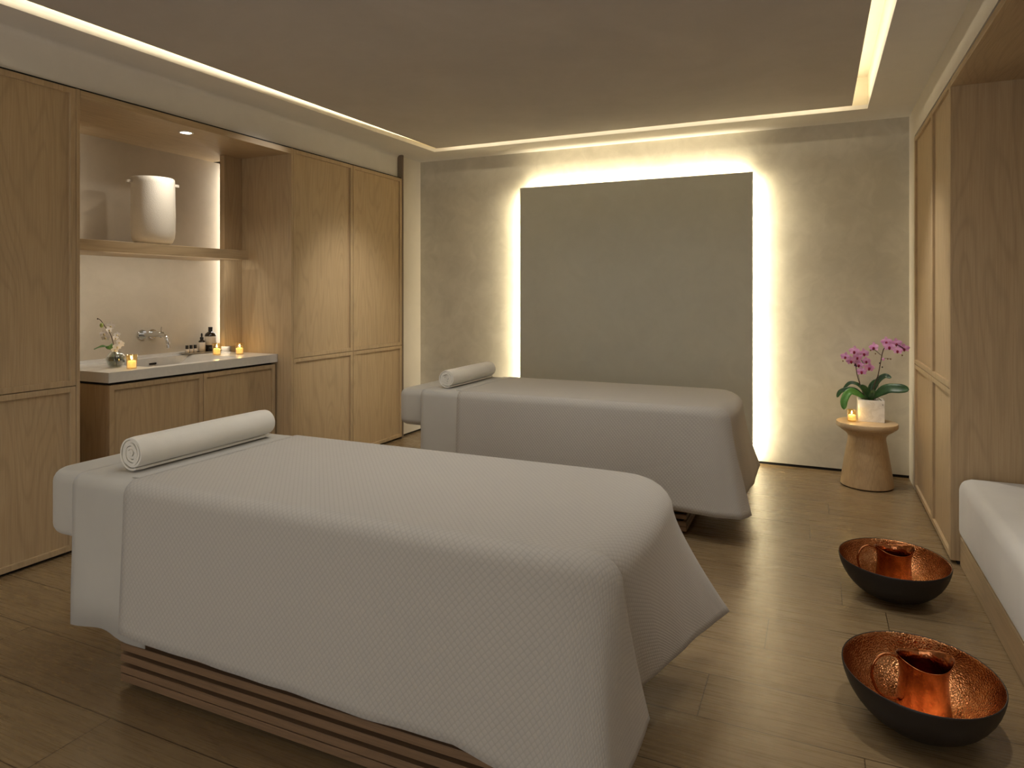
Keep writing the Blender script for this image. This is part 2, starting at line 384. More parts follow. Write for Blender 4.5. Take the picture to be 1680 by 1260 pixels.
# plaster fascia above the left cabinets, running into the ceiling with a soft cove
bm = nb(); prof = [(-3.9, 2.515), (-3.70, 2.515)] + [(-3.70+.03*(1-math.cos(t)), 2.704+.03*math.sin(t)) for t in [i*PI/12 for i in range(7)]] + [(-3.9, 2.734)]
a = [bm.verts.new((x, YF, z)) for x, z in prof]; b = [bm.verts.new((x, 5.485, z)) for x, z in prof]
bm.faces.new(a); bm.faces.new(b[::-1])
for i in range(len(prof)): bm.faces.new((a[i], a[(i+1) % len(prof)], b[(i+1) % len(prof)], b[i]))
struct('trim_1', bm, 'ceiling', auto=40)
struct('trim_2', box(nb(), -3.75, -3.648, 5.472, 5.499, 0, ZC), 'dark_trim')
# ceiling ring round the cove slot (outer part), the slot walls and the slot roof
oL0, oL1, oR, oB, oF = -3.53, -3.292, .33, 5.49, -.9
bm = nb()
prism(bm, [(-3.9, YF), (oL0, YF), (oL0+.0, oF), (oL1, oB), (oL1, YB), (-3.9, YB)], ZC, ZC+.03)
prism(bm, [(oL1, oB), (oR, oB), (oR, YB), (oL1, YB)], ZC, ZC+.03)
prism(bm, [(oR, YF), (1.7, YF), (1.7, YB), (oR, YB)], ZC, ZC+.03)
prism(bm, [(oL0, YF), (oR, YF), (oR, oF), (oL0, oF)], ZC, ZC+.03)
struct('ceiling', bm, 'ceiling')
bm = nb(); ZR = 2.965
def wallstrip(bm, p, q, z0, z1, t):
    p, q = Vector(p), Vector(q); d = (q-p).normalized(); nrm = Vector((d.y, -d.x))*t
    prism(bm, [tuple(p), tuple(q), tuple(q+nrm), tuple(p+nrm)], z0, z1)
wallstrip(bm, (oL0, oF), (oL1, oB), ZC+.0301, ZR, -.03); wallstrip(bm, (oL1, oB), (oR, oB), ZC+.0301, ZR, -.03)
wallstrip(bm, (oR, oB), (oR, oF), ZC+.0301, ZR, -.03); wallstrip(bm, (oR, oF), (oL0, oF), ZC+.0301, ZR, -.03)
box(bm, -3.6, .4, -1.0, 5.55, ZR, ZR+.03)
struct('ceiling_cove', bm, 'cove')
struct('ceiling_raft', (lambda b: (prism(b, [(-3.345, -.78), (.225, -.78), (.225, 5.36), (-3.195, 5.36)], ZC, ZC+.035), b)[1])(nb()), 'raft')
struct('wall_front', box(nb(), -4.7, 1.7, YF-.1, YF, 0, 3.2), 'white_wall')
# right side: plaster return by the corner, fascia over the cabinets
bm = nb(); box(bm, XR, 1.7, 5.555, YB, .0, ZC); box(bm, XR, 1.7, YF, 5.555, 2.522, ZC)
struct('wall_right', bm, 'white_wall')
struct('wall_right_outer', box(nb(), 1.6, 1.7, YF, YB, 0, 2.6), 'white_wall')
struct('trim_3', box(nb(), XR+.012, 1.5, YF, 5.555, 2.504, 2.522), 'gap')
struct('trim_4', box(nb(), -3.9, -3.66, YF, 5.472, 2.505, 2.515), 'gap')

# backlit wall panel
t = thing('wall_panel', 'large square taupe panel standing off the far wall with warm light glowing behind its edges', 'wall panel', ((PX0+PX1)/2, 5.85, .02))
link('panel_face', box(nb(), PX0, PX1, PY, PY+.015, .02, PZ, .002), 'panel', t)
bm = nb(); box(bm, PX0+.12, PX0+.16, PY+.0155, 5.868, .02, PZ-.12); box(bm, PX1-.16, PX1-.12, PY+.0155, 5.868, .02, PZ-.12); box(bm, PX0+.12, PX1-.12, PY+.0155, 5.868, PZ-.16, PZ-.12)
link('mounting_frame', bm, 'dark_trim', t)

# ------------------------------------------------------------ cabinets
def door_bm(xf, sgn, y0, y1, z0, z1, fw=.030, th=.02):
    """frame of four strips; front at xf, facing sgn along X"""
    bm = nb(); xs = sorted((xf, xf-sgn*th))
    for (a, b, c, d) in ((y0, y0+fw, z0, z1), (y1-fw, y1, z0, z1), (y0+fw, y1-fw, z0, z0+fw), (y0+fw, y1-fw, z1-fw, z1)):
        box(bm, xs[0], xs[1], a, b, c, d, .0012, 1)
    return bm
def panel_bm(xf, sgn, y0, y1, z0, z1, fw=.030):
    a, b = sorted((xf-sgn*.014, xf-sgn*.019)); return box(nb(), a, b, y0+fw-.001, y1-fw+.001, z0+fw-.001, z1-fw+.001)
def add_door(t, xf, sgn, y0, y1, z0, z1):
    d = link('door', door_bm(xf, sgn, y0, y1, z0, z1), 'oak_z', t)
    link('door_panel', panel_bm(xf, sgn, y0, y1, z0, z1), 'oak_z', d); return d
def tall(name, label, xf, sgn, y0, y1, depth, ends=(), top=2.505, split=.90, kick=.03):
    t = thing(name, label, 'cabinet', (xf-sgn*depth/2, (y0+y1)/2, 0), None)
    a, b = sorted((xf-sgn*.022, xf-sgn*depth))
    e0 = .02 if 0 in ends else 0; e1 = .02 if 1 in ends else 0
    link('carcass', box(nb(), a, b, y0+e0+.001, y1-e1-.001, kick, top), 'oak_z', t)
    link('plinth', box(nb(), *sorted((xf-sgn*.03, xf-sgn*(depth-.05))), y0+.002, y1-.002, 0, kick), 'gap', t)
    for k, yy in ((0, (y0, y0+.02)), (1, (y1-.02, y1))):
        if k in ends: link('end_panel', box(nb(), *sorted((xf, xf-sgn*depth)), *yy, kick-.012, top, .001, 1), 'oak_z', t)
    g = .002
    add_door(t, xf, sgn, y0+e0+g, y1-e1-g, split+g, top-.002); add_door(t, xf, sgn, y0+e0+g, y1-e1-g, kick-.012, split-g)
    return t
XC = -3.646
tall('tall_cabinet', 'tall oak cabinet at the left edge, left of the sink alcove', XC, 1, 1.615, 2.358, .6, (1,))
tall('tall_cabinet', 'tall oak cabinet with cathedral grain immediately right of the sink alcove', XC, 1, 3.970, 4.718, .62, (0,))
tall('tall_cabinet', 'tall oak cabinet nearest the far left corner, right of its twin', XC, 1, 4.720, 5.468, .6)
for y in (.86,):
    tall('tall_cabinet', 'tall oak cabinet standing farthest from the sink alcove along the left wall', XC, 1, y, 1.613, .6)
# alcove surround
t = thing('alcove_surround', 'oak header, side strips and pale plaster back of the lit sink alcove', 'alcove', (-4.0, 3.16, 0))
link('header', box(nb(), -4.60, XC, 2.360, 3.968, 2.462, 2.503, .001, 1), 'oak_y', t)
link('back_panel', box(nb(), -4.53, -4.46, 2.360, 3.968+.25, 0, 2.462), 'niche', t)
link('side_strip', box(nb(), -4.20, -4.15, 3.797, 3.968, .99, 2.461, .001, 1), 'oak_z', t)
link('side_strip', box(nb(), -4.20, -4.15, 2.361, 2.53, .0, 2.461, .001, 1), 'oak_z', t)
# recessed spotlight
t = thing('downlight', 'small round recessed spotlight shining in the oak alcove ceiling', 'light', (-3.80, 3.16, 2.455))
bm = nb(); lathe(bm, [(.034, .004), (.046, .004), (.048, 0), (.046, -.003), (.036, -.003), (.034, 0), (.034, .004)], -3.80, 3.16, 2.461, 32); link('trim_ring', bm, 'steel', t, smooth=True)
bm = nb(); lathe(bm, [(0, .003), (.034, .003), (.034, -.0015), (0, -.0015)], -3.80, 3.16, 2.461, 32); link('lens', bm, 'lamp', t)
# shelf
bm = nb(); box(bm, -4.455, -3.95, 2.545, 3.842, 1.655, 1.722, .0015, 1)
o = link('wall_shelf', bm, 'oak_y'); rebase(o, (-4.2, 3.2, 1.655)); tag(o, 'thick floating oak shelf across the alcove above the sink, holding the white vessel', 'shelf')

# vanity cabinet below the sink
t = thing('vanity_cabinet', 'low oak cabinet with two doors under the stone sink counter', 'cabinet', (-4.1, 3.28, 0))
link('carcass', box(nb(), -4.455, -3.812, 2.625, 3.955, .06, .855, .001, 1), 'oak_z', t)
link('plinth', box(nb(), -4.4, -3.88, 2.66, 3.92, 0, .06), 'gap', t)
link('shadow_gap', box(nb(), -4.44, -3.82, 2.64, 3.94, .855, .8715), 'gap', t)
add_door(t, -3.79, 1, 2.625, 3.288, .06, .855); add_door(t, -3.79, 1, 3.292, 3.955, .06, .855)
# stone counter with integrated basin
CT, CB = .9325, .872
bx0, bx1, by0, by1 = -4.36, -3.86, 2.93, 3.66
t = thing('sink_counter', 'pale stone counter with a rectangular sloping basin in the alcove', 'sink', (-4.1, 3.28, CB))
bm = nb()
for a in ((-4.46, bx0, 2.613, 3.967), (bx1, -3.78, 2.613, 3.967), (bx0, bx1, 2.613, by0), (bx0, bx1, by1, 3.967)): box(bm, a[0], a[1], a[2], a[3], CB, CT)
box(bm, -4.46, -4.43, 2.613, 3.965, CT, CT+.018)
bmesh.ops.remove_doubles(bm, verts=bm.verts, dist=1e-5)
link('counter_slab', bm, 'stone', t)
bm = nb()
top = [(bx0, by0), (bx1, by0), (bx1, by1), (bx0, by1)]; bot = [(bx0+.02, by0+.3), (bx1-.015, by0+.3), (bx1-.015, by1-.2), (bx0+.02, by1-.2)]
va = [bm.verts.new((x, y, CT-.001)) for x, y in top]; vb = [bm.verts.new((x, y, CT-.13)) for x, y in bot]
for i in range(4): bm.faces.new((va[i], va[(i+1) % 4], vb[(i+1) % 4], vb[i]))
bm.faces.new(vb); o = link('basin', bm, 'stone', t); so = o.modifiers.new('th', 'SOLIDIFY'); so.thickness = .008; so.offset = 1
ox = bx0+.02*(.045/.13)
link('overflow_slot', box(nb(), ox+.001, ox+.006, 3.31, 3.365, CT-.045, CT-.033), 'gap', t)

# faucet
t = thing('wall_faucet', 'chrome wall-mounted tap with round rosettes above the basin', 'faucet', (-4.46, 3.30, 1.10))
def disc(bm, x0, x1, y, z, r, n=36, bev=.003):
    pr = [(0, x0), (r, x0), (r, x1-bev), (r-bev, x1), (0, x1)]
    rings = []
    for rr, x in pr:
        if rr == 0: rings.append([bm.verts.new((x, y, z))])
        else: rings.append([bm.verts.new((x, y+rr*math.cos(2*PI*i/n), z+rr*math.sin(2*PI*i/n))) for i in range(n)])
    for a, b in zip(rings, rings[1:]):
        for i in range(n):
            j = (i+1) % n
            if len(a) == 1: bm.faces.new((a[0], b[i], b[j]))
            elif len(b) == 1: bm.faces.new((a[i], a[j], b[0]))
            else: bm.faces.new((a[i], a[j], b[j], b[i]))
bm = nb(); disc(bm, -4.459, -4.445, 3.33, 1.10, .036); link('rosette', bm, 'chrome', t, auto=40)
bm = nb(); disc(bm, -4.459, -4.445, 3.415, 1.10, .036); link('rosette', bm, 'chrome', t, auto=40)
bm = nb(); tube(bm, cr([(-4.446, 3.33, 1.10), (-4.35, 3.33, 1.10), (-4.235, 3.33, 1.10), (-4.205, 3.33, 1.088), (-4.19, 3.33, 1.06), (-4.18, 3.33, 1.025)], 5), .0125, 14); link('spout', bm, 'chrome', t, auto=50)
bm = nb(); tube(bm, [(-4.183, 3.33, 1.036), (-4.179, 3.33, 1.012)], .0135, 14); link('aerator', bm, 'chrome', t, auto=50)
bm = nb(); disc(bm, -4.445, -4.355, 3.415, 1.10, .0235); h_ = link('handle', bm, 'chrome', t, auto=40)
bm = nb(); tube(bm, [(-4.365, 3.415, 1.12), (-4.36, 3.415, 1.155)], .004, 8); link('lever', bm, 'chrome', h_, auto=40)

# white vessel on the shelf
vx, vy, vz = -4.13, 3.172, 1.7225
t = thing('ceramic_vessel', 'tall white rough ceramic pot with two small lugs on the alcove shelf', 'vase', (vx, vy, vz))
prof = [(0, .0), (.072, 0), (.096, .006), (.120, .025), (.132, .055), (.137, .10), (.138, .2), (.136, .32), (.134, .42), (.132, .455), (.128, .459), (.124, .455), (.126, .40), (.125, .06), (.1, .03), (0, .02)]
bm = nb(); lathe(bm, prof, vx, vy, vz, 64); link('body', bm, 'ceramic', t, smooth=True)
dr = Vector((.35, 1, 0)).normalized()
for s in (-1, 1):
    bm = nb(); box(bm, -.012, .012, -.022, .022, -.010, .010, .003)
    bmesh.ops.transform(bm, verts=bm.verts, matrix=Matrix.Translation((vx+s*dr.x*.144, vy+s*dr.y*.144, vz+.425)) @ Matrix.Rotation(math.atan2(-dr.x, dr.y), 4, 'Z'))
    link('lug', bm, 'ceramic', t)

# candles in amber glasses
def candle(x, y, z, lab1, lab2, r=.033, hgt=.088, pw=.35):
    g = 'candle glasses'
    bm = nb(); lathe(bm, [(0, 0), (r*.82, 0), (r*.86, .003), (r, hgt), (r*.965, hgt), (r*.82, .008), (0, .008)], x, y, z, 28)
    o = rebase(link('candle_glass', bm, 'amber_glass', smooth=True), (x, y, z)); tag(o, lab1, 'candle holder', g)
    t = thing('candle', lab2, 'candle', (x, y, z+.009), 'small candles')
    bm = nb(); lathe(bm, [(0, 0), (r*.72, 0), (r*.72, hgt*.42), (r*.6, hgt*.46), (0, hgt*.44)], x, y, z+.009, 24); link('wax', bm, 'wax', t, smooth=True)
    bm = nb(); tube(bm, [(x, y, z+.009+hgt*.42), (x, y, z+.009+hgt*.54)], .0012, 6); link('wick', bm, 'black', t)
    bm = nb(); lathe(bm, [(0, 0), (.003, .002), (.0055, .008), (.0045, .015), (.002, .022), (0, .027)], x, y, z+.009+hgt*.52, 12); link('flame', bm, 'flame', t, smooth=True)
    l = bpy.data.lights.new('candle_light', 'POINT'); l.energy = pw; l.color = (1, .78, .46); l.shadow_soft_size = .012
    lo = bpy.data.objects.new('candle_light', l); C.objects.link(lo); lo.location = (x, y, z+.009+hgt*.68)
candle(-3.862, 2.818, CT+.0005, 'amber candle glass beside the round vase on the left of the sink counter', 'lit candle in the glass beside the round vase')
candle(-4.14, 3.715, CT+.0005, 'amber candle glass in front of the large brown bottle', 'lit candle in the glass in front of the large bottle')
candle(-4.02, 3.822, CT+.0005, 'amber candle glass alone at the right end of the sink counter', 'lit candle in the rightmost glass on the sink counter')
candle(.229, 5.50, .4655, 'gold speckled candle glass on the round stool beside the marble planter', 'lit candle in the glass on the round stool', .034, .085, .9)

# tray and bottles
bm = nb()
lathe(bm, [(0, .0), (.05, 0), (.06, .012), (.057, .012), (.048, .003), (0, .003)], -4.375, 3.78, CT+.001, 40, 1, 3.4)
o = rebase(link('tray', bm, 'tray', smooth=True), (-4.375, 3.78, CT+.001)); tag(o, 'thin oval grey tray under the bottles at the back of the counter', 'tray')
tz = CT+.0045
def bottle(x, y, prof, cap, lab, text, name='bottle', group=None):
    t = thing(name, text, 'bottle', (x, y, tz), group)
    bm = nb(); lathe(bm, prof, x, y, tz, 28); link('glass_body', bm, 'bottle', t, auto=45)
    bm = nb(); lathe(bm, cap, x, y, tz, 24); link('cap', bm, 'black', t, auto=45)
    r, z0, z1 = lab; bm = nb()
    a0 = math.atan2(-y, -x)
    n = 20; A = [bm.verts.new((x+r*math.cos(a0+(i/n-.5)*4.2), y+r*math.sin(a0+(i/n-.5)*4.2), tz+z0)) for i in range(n+1)]
    B = [bm.verts.new((v.co.x, v.co.y, tz+z1)) for v in A]
    for i in range(n): bm.faces.new((A[i], A[i+1], B[i+1], B[i]))
    o = link('label', bm, 'label', t, smooth=True); o.modifiers.new('th', 'SOLIDIFY').thickness = .0005
g = 'small vials on the tray'
for (x, y, lb) in ((-4.385, 3.655, 'small black-capped vial, leftmost of the three on the tray'), (-4.385, 3.692, 'small black-capped vial, middle of the three on the tray'), (-4.385, 3.729, 'small black-capped vial, right of the three and next to the dropper bottle')):
    bottle(x, y, [(0, 0), (.0135, 0), (.0135, .036), (.008, .042), (0, .042)], [(0, .040), (.0115, .040), (.0115, .064), (0, .064)], (.0141, .004, .036), lb, group=g)
bottle(-4.385, 3.79, [(0, 0), (.026, 0), (.026, .078), (.022, .09), (.011, .098), (.011, .102), (0, .102)], [(0, .10), (.013, .10), (.013, .118), (.006, .122), (.0075, .14), (.004, .15), (0, .15)], (.0266, .005, .08), 'dark spray bottle with cream label beside the large bottle')
bottle(-4.385, 3.873, [(0, 0), (.042, 0), (.043, .003), (.043, .125), (.038, .142), (.022, .155), (.015, .16), (.015, .165), (0, .165)], [(0, .162), (.0165, .162), (.0165, .195), (0, .195)], (.0436, .055, .122), 'large dark bottle with wide cream label, tallest on the tray')

# flowers
def petal(bm, c, fr, ang, L, W, cup=.25, n=6):
    """one petal of a flower: c centre, fr (right, up, out) frame"""
    R, U, N = fr; d = math.cos(ang)*R+math.sin(ang)*U; s = -math.sin(ang)*R+math.cos(ang)*U
    rows = []
    for i in range(n+1):
        t = i/n; wd = W*math.sin(PI*min(1, (t*.9+.07)))**.7*(1-.15*t)
        p = c+d*(L*t)+N*(cup*L*(t*t*.6-.25*t))
        rows.append([bm.verts.new(p+s*wd*k+N*(-abs(k)*wd*.25)) for k in (-1, 0, 1)])
    for a, b in zip(rows, rows[1:]):
        for k in range(2): bm.faces.new((a[k], a[k+1], b[k+1], b[k]))
def flower(parent, c, size, mp, ml, rnd, out=None):
    c = Vector(c)
    N = Vector(out) if out else Vector((-.25+rnd.uniform(-.5, .4), -1, rnd.uniform(-.35, .1)))
    N.normalize(); R = Vector((0, 0, 1)).cross(N).normalized(); R = -R; U = N.cross(R)
    if U.z < 0: U = -U
    a0 = rnd.uniform(-.2, .2); bm = nb()
    for k, (an, L, W) in enumerate(((PI/2, 1, .34), (PI*1.22, .95, .32), (-PI*.22, .95, .32), (.12, 1.0, .5), (PI-.12, 1.0, .5))):
        petal(bm, c+N*(.001*k), (R, U, N), an+a0, size*L, size*W, rnd.uniform(.1, .3))
    f = link('flower', bm, mp, parent, smooth=True)
    bm = nb(); q = c-U*size*.22+N*size*.18
    bmesh.ops.create_uvsphere(bm, u_segments=10, v_segments=7, radius=size*.23, matrix=Matrix.Translation(q) @ Matrix.Diagonal((1, .8, 1.15, 1)))
    petal(bm, q, (R, U, N), -PI/2+a0, size*.42, size*.2, .9)
    link('lip', bm, ml, f, smooth=True)
def bud(parent, c, r, m):
    bm = nb(); bmesh.ops.create_uvsphere(bm, u_segments=10, v_segments=7, radius=r, matrix=Matrix.Translation(Vector(c)) @ Matrix.Diagonal((1, .8, 1.25, 1)))
    link('bud', bm, m, parent, smooth=True)
def leaf(parent, pts, W, m, fold=.25, tip=.6):
    P = cr(pts, 7); n = len(P)-1; bm = nb(); rows = []
    for i, p in enumerate(P):
        t = i/n; tan = (P[min(i+1, n)]-P[max(i-1, 0)]).normalized()
        s = tan.cross(Vector((0, -.88, .47))).normalized(); up = s.cross(tan)
        w_ = W*min(1, .35+t*2.2)*max(0, 1-max(0, (t-tip)/(1-tip))**2.4)**.5
        w_ = max(w_, .0008)
        rows.append([bm.verts.new(p+s*w_*k+up*(abs(k)*w_*fold)) for k in (-1, -.5, 0, .5, 1)])
    for a, b in zip(rows, rows[1:]):
        for k in range(4): bm.faces.new((a[k], a[k+1], b[k+1], b[k]))
    o = link('leaf', bm, m, parent, smooth=True); o.modifiers.new('th', 'SOLIDIFY').thickness = .0016
rnd = random.Random(4)
# round stool
sx_, sy_ = .3275, 5.525
t = thing('round_stool', 'turned pale wooden stool with a flared waist in the far right corner', 'stool', (sx_, sy_, 0))
bm = nb(); lathe(bm, [(0, .006), (.167, .006), (.174, .012), (.173, .03), (.153, .17), (.135, .28), (.125, .335), (.1235, .355), (.127, .37), (.142, .388), (.176, .412), (.1765, .424)], sx_, sy_, 0, 72); link('pedestal', bm, 'stool', t, auto=35)
bm = nb(); lathe(bm, [(0, .42), (.176, .4195), (.192, .424), (.200, .432), (.202, .44), (.202, .458), (.1995, .464), (0, .465)], sx_, sy_, 0, 72); link('round_top', bm, 'stool_top', t, auto=35)
bm = nb(); lathe(bm, [(0, 0), (.164, 0), (.164, .006), (0, .006)], sx_, sy_, 0, 48); link('foot', bm, 'gap', t)
# planter and orchid
pc = (.356, 5.606, .4655)
t = thing('potted_orchid', 'pink orchid with dark green leaves in a white marble block planter on the stool', 'plant', pc)
bm = nb(); hw = .085; Z0, Z1 = pc[2], pc[2]+.155; n = 40; ri = .068
box_o = [(-hw, -hw), (hw, -hw), (hw, hw), (-hw, hw)]
outer = []; inner = []
for i in range(n):
    a = 2*PI*i/n; k = 1/max(abs(math.cos(a)), abs(math.sin(a)))
    outer.append((pc[0]+hw*k*math.cos(a), pc[1]+hw*k*math.sin(a))); inner.append((pc[0]+ri*math.cos(a), pc[1]+ri*math.sin(a)))
vo = [bm.verts.new((x, y, Z1)) for x, y in outer]; vi = [bm.verts.new((x, y, Z1)) for x, y in inner]
vb_ = [bm.verts.new((x, y, Z0)) for x, y in outer]; vd = [bm.verts.new((x, y, Z1-.05)) for x, y in inner]
for i in range(n):
    j = (i+1) % n
    bm.faces.new((vo[i], vo[j], vi[j], vi[i])); bm.faces.new((vb_[i], vb_[j], vo[j], vo[i])); bm.faces.new((vi[i], vi[j], vd[j], vd[i]))
bm.faces.new(vb_); bm.faces.new(vd); link('planter', bm, 'marble', t)
bm = nb(); lathe(bm, [(0, .006), (.03, .004), (.06, 0), (.0675, -.004), (0, -.03)], pc[0], pc[1], Z1-.012, 24)
for v in bm.verts: v.co.z += rnd.uniform(-.003, .006)
link('bark_mulch', bm, 'soil', t)
LV = [([(0.36, 5.6, 0.625), (0.453, 5.57, 0.700), (0.529, 5.55, 0.712), (0.597, 5.54, 0.712)], .036, 'leaf'),
 ([(0.362, 5.61, 0.625), (0.393, 5.62, 0.734), (0.445, 5.62, 0.791), (0.492, 5.6, 0.783)], .019, 'leaf'),
 ([(0.355, 5.63, 0.62), (0.359, 5.66, 0.7), (0.397, 5.68, 0.759)], .016, 'leaf'),
 ([(0.337, 5.62, 0.62), (0.289, 5.64, 0.708), (0.224, 5.65, 0.726), (0.174, 5.65, 0.672)], .013, 'leaf'),
 ([(0.337, 5.6, 0.62), (0.246, 5.6, 0.685), (0.164, 5.6, 0.669), (0.133, 5.6, 0.618)], .016, 'leaf'),
 ([(0.332, 5.58, 0.62), (0.227, 5.53, 0.677), (0.181, 5.5, 0.62), (0.177, 5.49, 0.547)], .026, 'leaf_bright'),
 ([(0.352, 5.57, 0.61), (0.325, 5.56, 0.683), (0.284, 5.55, 0.726)], .024, 'leaf'),
 ([(0.352, 5.575, 0.61), (0.36, 5.55, 0.66), (0.375, 5.53, 0.70)], .020, 'leaf')]
for p, W, m in LV: leaf(t, p, W, m)
for pts, r in (([(.345, 5.6, .60), (0.311, 5.58, 0.65), (0.268, 5.58, 0.793), (0.257, 5.58, 0.877), (0.232, 5.58, 0.908), (0.189, 5.58, 0.934)], .0028),
  ([(0.258, 5.59, 0.876), (0.283, 5.59, 0.917), (0.312, 5.59, 0.87), (0.321, 5.59, 0.818)], .002),
  ([(0.36, 5.6, 0.60), (0.38, 5.6, 0.724), (0.404, 5.6, 0.797), (0.422, 5.6, 0.898), (0.434, 5.6, 0.966), (0.453, 5.6, 1.002), (0.529, 5.6, 1.021), (0.571, 5.6, 0.998)], .0032),
  ([(0.425, 5.6, 0.946), (0.38, 5.6, 0.984), (0.355, 5.6, 0.979)], .002), ([(.424, 5.6, .91), (.45, 5.59, .925), (.485, 5.58, .922)], .0015),
  ([(.385, 5.61, .60), (.405, 5.61, .70), (.41, 5.61, .80)], .0013), ([(.33, 5.59, .60), (.295, 5.59, .70), (.275, 5.59, .80)], .0013)):
    bm = nb(); tube(bm, cr(pts, 6), r, 8); link('stem', bm, 'stem', t, smooth=True)
for pts in ([(.37, 5.57, .62), (.40, 5.545, .64), (.425, 5.53, .615), (.43, 5.518, .59)], [(.34, 5.56, .62), (.31, 5.545, .635), (.30, 5.56, .622)]):
    bm = nb(); tube(bm, cr(pts, 6), .002, 6); link('root', bm, 'stem', t, smooth=True)
for c in [(0.189, 5.58, 0.93), (0.251, 5.6, 0.971), (0.226, 5.55, 0.904), (0.249, 5.58, 0.906), (0.268, 5.54, 0.933), (0.316, 5.6, 0.958), (0.329, 5.58, 0.904), (0.344, 5.56, 0.858), (0.278, 5.59, 0.873), (0.297, 5.58, 0.826), (0.38, 5.61, 1.003), (0.457, 5.58, 1.048), (0.473, 5.55, 1.015), (0.525, 5.61, 1.036), (0.529, 5.58, 0.987), (0.572, 5.61, 1.002)]:
    flower(t, c, rnd.uniform(.034, .041), 'petal', 'lip', rnd)
for c in [(0.173, 5.58, 0.895), (0.465, 5.58, 0.923), (0.484, 5.58, 0.922), (0.557, 5.58, 0.952), (0.354, 5.58, 0.981), (0.387, 5.58, 0.958)]: bud(t, c, .005, 'bud')
bud(t, (.437, 5.585, .918), .009, 'petal')
for c in [(.252, 5.58, .868), (.262, 5.58, .862), (.415, 5.595, .888), (.432, 5.595, .86)]: bud(t, c, .005, 'black')

# glass vase with a white orchid spray
gx, gy = -4.02, 2.825
t = rebase(link('glass_vase', (lambda b: (lathe(b, [(0, .0), (.028, 0), (.042, .012), (.053, .035), (.055, .052), (.050, .075), (.036, .094), (.024, .099), (.0235, .101), (.021, .099), (.034, .091), (.047, .073), (.052, .052), (.050, .036), (.04, .015), (.026, .005), (0, .005)], gx, gy, CT+.0005, 40), b)[1])(nb()), 'glass', smooth=True), (gx, gy, CT))
tag(t, 'small round clear glass vase at the left end of the sink counter', 'vase')
bm = nb(); lathe(bm, [(0, .0), (.026, 0), (.038, .011), (.048, .034), (.0495, .050), (.048, .062), (0, .062)], gx, gy, CT+.006, 36); link('water', bm, 'water', t, smooth=True)
t = thing('orchid_spray', 'white orchid stem with one green leaf standing in the round glass vase', 'flower', (gx, gy, CT+.02))
bm = nb(); tube(bm, cr([(-4.02, 2.83, .945), (-4.02, 2.818, 1.04), (-4.03, 2.81, 1.107), (-4.03, 2.793, 1.151), (-4.04, 2.772, 1.188), (-4.04, 2.751, 1.219), (-4.04, 2.734, 1.238), (-4.04, 2.721, 1.242)], 5), .0022, 8); link('stem', bm, 'stem', t, smooth=True)
for c in [(-4.0, 2.777, 1.196), (-3.99, 2.728, 1.152), (-3.98, 2.751, 1.174), (-4.0, 2.821, 1.14), (-3.97, 2.786, 1.123), (-3.99, 2.824, 1.094), (-3.97, 2.8, 1.069), (-4.0, 2.842, 1.079), (-4.0, 2.745, 1.128), (-4.0, 2.803, 1.048)]:
    flower(t, c, rnd.uniform(.020, .027), 'petal_w', 'lip_w', rnd, (1, rnd.uniform(-1.2, .3), rnd.uniform(-.2, .4)))
bud(t, (-4.02, 2.733, 1.202), .012, 'bud_g'); bud(t, (-4.04, 2.722, 1.242), .004, 'stem')
leaf(t, [(-4.02, 2.815, 1.05), (-3.98, 2.755, 1.072), (-3.98, 2.701, 1.07), (-3.97, 2.654, 1.062)], .022, 'leaf2')

# ------------------------------------------------------------ right side cabinets, alcove and bench
tall('tall_cabinet', 'tall pale oak cabinet on the right wall nearest the far corner', XR-.004, -1, 4.752, 5.550, .8, (1,))
tall('tall_cabinet', 'tall pale oak cabinet on the right wall beside the bench alcove', XR-.004, -1, 4.115, 4.750, .8, (0,))
t = thing('bench_alcove', 'oak lining and ceiling of the bench alcove at the right edge', 'alcove', (1.0, 2, 0))
link('header', box(nb(), XR-.004, 1.5, -1.3, 4.113, 2.470, 2.503, .001, 1), 'oak_y', t)
link('back_panel', box(nb(), 1.5, 1.54, -1.3, 4.113, 0, 2.47), 'oak_z', t)
link('side_panel', box(nb(), XR-.004, 1.5, -1.34, -1.3, 0, 2.503), 'oak_z', t)
t = thing('bench', 'built-in oak bench base under the long cushion at the right edge', 'bench', (1.05, 2, 0))
link('front_board', box(nb(), .668, .690, -1.29, 4.10, .004, .148, .001, 1), 'oak_y', t)
link('base_box', box(nb(), .692, 1.49, -1.28, 4.10, .0, .146), 'oak_y', t)
bm = nb(); box(bm, .652, 1.48, -1.25, 4.085, .150, .462, .055, 5)
for v in bm.verts:
    if v.co.z > .44: v.co.z += .01*math.sin((v.co.x-.65)*PI/.83)
o = rebase(link('bench_cushion', bm, 'cushion', smooth=True), (1.05, 2, .15)); tag(o, 'long thick off-white seat cushion on the bench at the right edge', 'cushion')

